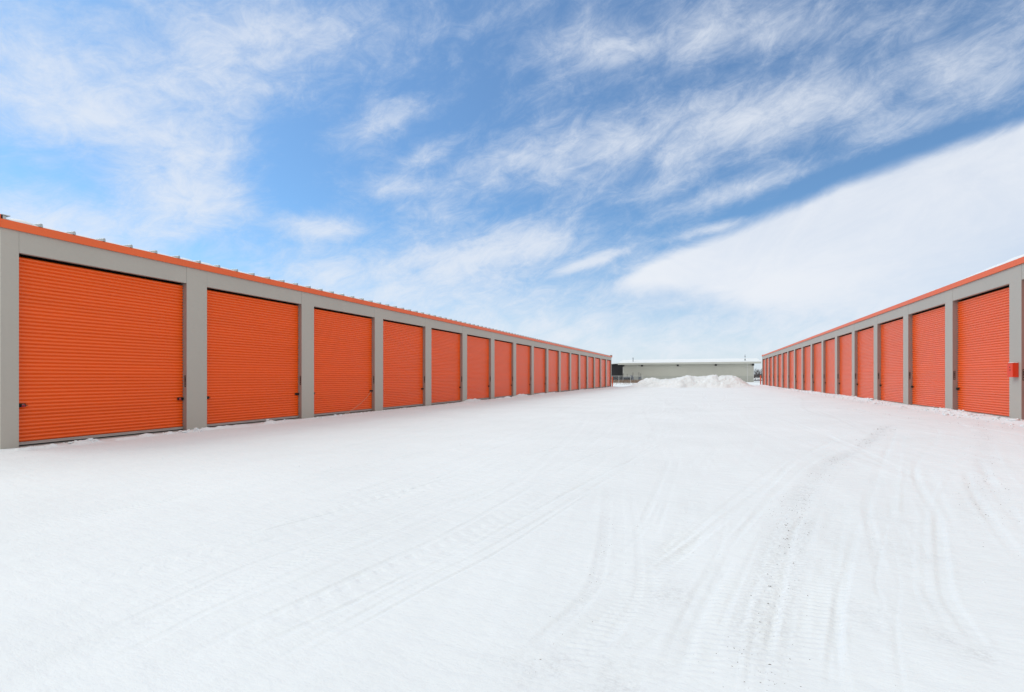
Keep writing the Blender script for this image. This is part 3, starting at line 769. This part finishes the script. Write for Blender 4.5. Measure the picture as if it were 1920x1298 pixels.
def car(x, y, m, label):
    r = empty('parked_car', (x, y, .0), label, 'car', 'cars parked far beyond the right row')
    prof = [(-2.2, .35), (-2.25, .75), (-1.9, .95), (-1.35, 1.02), (-.8, 1.5), (.7, 1.55), (1.45, 1.05), (2.15, .95), (2.25, .4)]
    MB().prism(prof, 1, -.85, .85).build('body', m, r, bevel=.04)
    MB().prism([(-1.25, 1.03), (-.78, 1.44), (.66, 1.47), (1.25, 1.05)], 1, -.87, .87).build('window', M['glass'], r)
    for wx in (-1.4, 1.4):
        for wy in (-.8, .8): MB().tube([(wx, wy - .12, .33), (wx, wy + .12, .33)], .33, 16).build('wheel', M['tyre'], r)
car(.0925 * 345, 345, M['carwhite'], 'white car parked in the snowy gap beside the metal building')
car(.0978 * 345, 347, M['carred'], 'dark car parked behind the bollard of the right row')

# ------------------------------------------------------------------ sky
SUN_EL, SUN_AZ = math.radians(47), math.radians(-88)      # azimuth measured from +Y towards +X
w = bpy.data.worlds.new('World'); bpy.context.scene.world = w; w.use_nodes = True
nt = w.node_tree; N = nt.nodes; L = nt.links; N.clear()
def node(t, **k):
    n = N.new(t)
    for a, b in k.items(): setattr(n, a, b)
    return n
def math_(op, a, b=None, c=None, clamp=False):
    n = node('ShaderNodeMath', operation=op, use_clamp=clamp)
    for i, s in enumerate((a, b, c)):
        if s is None: continue
        if isinstance(s, (int, float)): n.inputs[i].default_value = s
        else: L.new(s, n.inputs[i])
    return n.outputs[0]
def ramp(v, a, b, o0=0., o1=1., smooth=True):
    n = node('ShaderNodeMapRange', interpolation_type='SMOOTHSTEP' if smooth else 'LINEAR')
    n.inputs['From Min'].default_value = a; n.inputs['From Max'].default_value = b; n.inputs['To Min'].default_value = o0; n.inputs['To Max'].default_value = o1
    L.new(v, n.inputs['Value']); return n.outputs[0]
tc = node('ShaderNodeTexCoord'); D = tc.outputs['Generated']
def dot(vec):
    n = node('ShaderNodeVectorMath', operation='DOT_PRODUCT'); L.new(D, n.inputs[0]); n.inputs[1].default_value = vec; return n.outputs['Value']
a_r, a_f, a_z = dot((CT, ST, 0)), dot((-ST, CT, 0)), dot((0, 0, 1))
fden = math_('MAXIMUM', a_f, .18)
U = math_('DIVIDE', a_r, fden); V = math_('DIVIDE', a_z, fden)     # a heading-based chart of the sky
cb = node('ShaderNodeCombineXYZ'); L.new(a_r, cb.inputs[0]); L.new(a_z, cb.inputs[1]); L.new(a_f, cb.inputs[2])
def nz(scale, detail, rot, st, rough=.55, dist=0, off=(0, 0, 0)):
    mp = node('ShaderNodeMapping', vector_type='TEXTURE'); mp.inputs['Rotation'].default_value = (0, 0, math.radians(rot)); mp.inputs['Scale'].default_value = st; mp.inputs['Location'].default_value = off
    L.new(cb.outputs[0], mp.inputs[0])
    n = node('ShaderNodeTexNoise'); n.inputs['Scale'].default_value = scale; n.inputs['Detail'].default_value = detail; n.inputs['Roughness'].default_value = rough; n.inputs['Distortion'].default_value = dist
    L.new(mp.outputs[0], n.inputs['Vector']); return n.outputs['Fac']
n_big = nz(3.2, 8, 12, (1.6, .75, 1), .60, .35)
n_wisp = nz(8, 12, 18, (1.7, .8, 1.3), .66, .7, (3.1, 1.7, .4))
n_fine = nz(24, 9, 20, (1.5, .8, 1.3), .72, .5, (7.7, 4.1, 2.2))
def blob(px, py, sx, sy, rot, amp, soft=1.0):
    u0, v0 = (px - 960) / FPX, (707.5 - py) / FPX
    uv = node('ShaderNodeCombineXYZ'); L.new(U, uv.inputs[0]); L.new(V, uv.inputs[1])
    mp = node('ShaderNodeMapping', vector_type='TEXTURE'); mp.inputs['Location'].default_value = (u0, v0, 0); mp.inputs['Rotation'].default_value = (0, 0, math.radians(rot)); mp.inputs['Scale'].default_value = (sx / FPX, sy / FPX, 1)
    L.new(uv.outputs[0], mp.inputs[0])
    ln = node('ShaderNodeVectorMath', operation='LENGTH'); L.new(mp.outputs[0], ln.inputs[0])
    return ramp(ln.outputs['Value'], 0, 1.35 * soft, amp, 0)
BL_ = [(60, 150, 230, 150, -25, .55), (420, 60, 330, 110, 5, .42), (330, 200, 260, 110, 10, .35), (340, 310, 190, 110, -20, .58), (40, 430, 260, 90, -12, .70),
       (330, 420, 230, 90, -5, .42), (600, 90, 260, 90, 8, .33), (690, 240, 130, 42, 28, .34), (805, 285, 65, 26, 25, .5), (600, 425, 105, 30, -4, .80), (735, 215, 70, 26, 30, .15), (740, 352, 75, 22, 5, .32), (820, 400, 90, 24, 5, .35),
       (840, 500, 330, 80, 8, .55), (560, 500, 160, 60, -5, .45), (980, 425, 110, 40, 5, .36), (1000, 620, 700, 110, 4, .50), (1100, 90, 140, 70, 15, .30),
       (1080, 290, 220, 80, 15, .38), (1300, 250, 300, 80, 20, .36), (1560, 180, 330, 80, 16, .42), (1850, 130, 220, 90, 15, .50), (1340, 60, 220, 70, 10, .36), (1640, 40, 300, 60, 6, .33),
       (1420, 345, 200, 26, 17, .48), (1340, 428, 105, 13, 15, .75), (1110, 490, 80, 13, 18, .75), (1650, 250, 130, 34, 12, .38), (950, 470, 160, 30, 8, .33), (1680, 610, 400, 60, 6, .40), (1240, 350, 90, 22, 14, .22)]
mask = None
for b in BL_:
    o = blob(*b); mask = o if mask is None else math_('ADD', mask, o)
mask = math_('MINIMUM', mask, .85)
# holes of clear blue
for b in [(560, 330, 110, 200, -20, .35), (900, 180, 120, 110, 20, .30), (1500, 360, 260, 26, 22, .35), (1750, 262, 150, 22, 22, .30), (420, 440, 110, 60, 0, .12), (180, 300, 100, 50, 20, .30), (930, 390, 200, 60, 5, .18), (1230, 560, 200, 40, 5, .1)]:
    mask = math_('SUBTRACT', mask, blob(*b))
nn = math_('ADD', math_('ADD', math_('MULTIPLY', math_('SUBTRACT', n_big, .5), .62), math_('MULTIPLY', math_('SUBTRACT', n_wisp, .5), 1.25)), math_('MULTIPLY', math_('SUBTRACT', n_fine, .5), 1.25))
unseen_fill = math_('MULTIPLY', math_('MAXIMUM', ramp(a_z, .64, .85), ramp(a_f, .0, .45, 1, 0)), .75)  # extra cloud cover overhead and behind the camera, added as unseen fill
cir = math_('ADD', math_('ADD', mask, nn), unseen_fill)
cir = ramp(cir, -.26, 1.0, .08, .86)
# the smooth wedge on the right: bounded above by one long straight edge, melting away below
edge = math_('SUBTRACT', math_('ADD', math_('MULTIPLY', math_('SUBTRACT', U, (1150 - 960) / FPX), .405), (707.5 - 532) / FPX), V)
bow = math_('MULTIPLY', math_('MULTIPLY', ramp(U, (1120 - 960) / FPX, (1240 - 960) / FPX), ramp(U, (1600 - 960) / FPX, (1960 - 960) / FPX, 1, .2)), .026)
edge = math_('ADD', math_('ADD', edge, bow), math_('MULTIPLY', math_('SUBTRACT', n_wisp, .5), .040))
edge = math_('ADD', edge, math_('MULTIPLY', math_('SUBTRACT', n_big, .5), .03))
up = ramp(edge, -.010, .030)
low = math_('SUBTRACT', V, math_('SUBTRACT', (707.5 - 538) / FPX, math_('MULTIPLY', math_('SUBTRACT', U, .21), .075)))
low = math_('ADD', low, math_('MULTIPLY', math_('SUBTRACT', n_big, .5), .12))
lo_ = ramp(low, -.045, .03)
tip = ramp(U, (1060 - 960) / FPX, (1165 - 960) / FPX)
right = ramp(U, 1.5, 3.0, 1, .3)
wedge = math_('MULTIPLY', math_('MULTIPLY', math_('MULTIPLY', up, lo_), tip), math_('MULTIPLY', right, 1.0))
wv = math_('MULTIPLY', math_('MULTIPLY', ramp(n_big, .3, .7, .90, 1.0), ramp(n_wisp, .32, .62, .92, 1.0)), ramp(edge, .14, .46, 1, .5))
wedge = math_('MULTIPLY', wedge, wv)
hz = ramp(a_z, .0, .26, .70, 0)                        # thin high haze towards the horizon
cl = math_('SUBTRACT', 1, math_('MULTIPLY', math_('MULTIPLY', math_('SUBTRACT', 1, cir), math_('SUBTRACT', 1, wedge)), math_('SUBTRACT', 1, hz)))
cl = math_('MULTIPLY', cl, ramp(a_z, -.05, 0))
sky = node('ShaderNodeTexSky', sky_type='NISHITA'); sky.sun_disc = False; sky.sun_elevation = SUN_EL; sky.sun_rotation = SUN_AZ
sky.air_density = 1.0; sky.dust_density = .6; sky.ozone_density = 2.0; sky.altitude = 200
bg1 = node('ShaderNodeBackground'); deep = node('ShaderNodeVectorMath', operation='MULTIPLY'); deep.inputs[1].default_value = (.68, 1.07, 1.29); L.new(sky.outputs[0], deep.inputs[0])
L.new(deep.outputs[0], bg1.inputs[0]); bg1.inputs[1].default_value = .11
ccol = node('ShaderNodeMix', data_type='RGBA'); ccol.inputs['A'].default_value = (.60, .70, .87, 1); ccol.inputs['B'].default_value = (.86, .90, .965, 1)
L.new(cl, ccol.inputs['Factor'])
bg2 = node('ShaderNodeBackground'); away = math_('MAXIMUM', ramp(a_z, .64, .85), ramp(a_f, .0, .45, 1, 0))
lum = node('ShaderNodeMix', data_type='RGBA'); lum.inputs['B'].default_value = (1.24, 1.20, 1.10, 1)  # out-of-view cloud made brighter and warmer, added to lift the lighting
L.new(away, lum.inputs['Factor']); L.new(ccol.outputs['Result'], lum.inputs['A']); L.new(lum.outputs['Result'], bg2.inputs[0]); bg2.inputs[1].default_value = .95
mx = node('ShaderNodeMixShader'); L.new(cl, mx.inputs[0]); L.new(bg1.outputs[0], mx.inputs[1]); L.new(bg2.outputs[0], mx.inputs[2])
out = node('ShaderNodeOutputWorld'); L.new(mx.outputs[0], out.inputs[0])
w.cycles.sampling_method = 'MANUAL'; w.cycles.sample_map_resolution = 1024

sun = bpy.data.lights.new('sun', 'SUN'); sun.energy = 1.25; sun.angle = math.radians(38); sun.color = (1, .93, .82)
so = bpy.data.objects.new('sun', sun); C.objects.link(so)
dirn = Vector((math.sin(SUN_AZ) * math.cos(SUN_EL), math.cos(SUN_AZ) * math.cos(SUN_EL), math.sin(SUN_EL)))
so.rotation_euler = dirn.to_track_quat('Z', 'Y').to_euler()

# ------------------------------------------------------------------ camera
cam = bpy.data.cameras.new('camera'); co = bpy.data.objects.new('camera', cam); C.objects.link(co)
cam.lens = FPX / 1920 * 36; cam.sensor_width = 36; cam.shift_y = (707.5 - 649) / 1920; cam.clip_end = 6000; cam.clip_start = .05
co.location = (0, 0, EYE); co.rotation_euler = (PI / 2, 0, TH)
sc = bpy.context.scene; sc.camera = co
sc.view_settings.view_transform = 'Standard'; sc.view_settings.look = 'None'; sc.view_settings.exposure = .03; sc.view_settings.gamma = 1
sc.render.engine = 'CYCLES'; sc.cycles.max_bounces = 6; sc.cycles.diffuse_bounces = 4
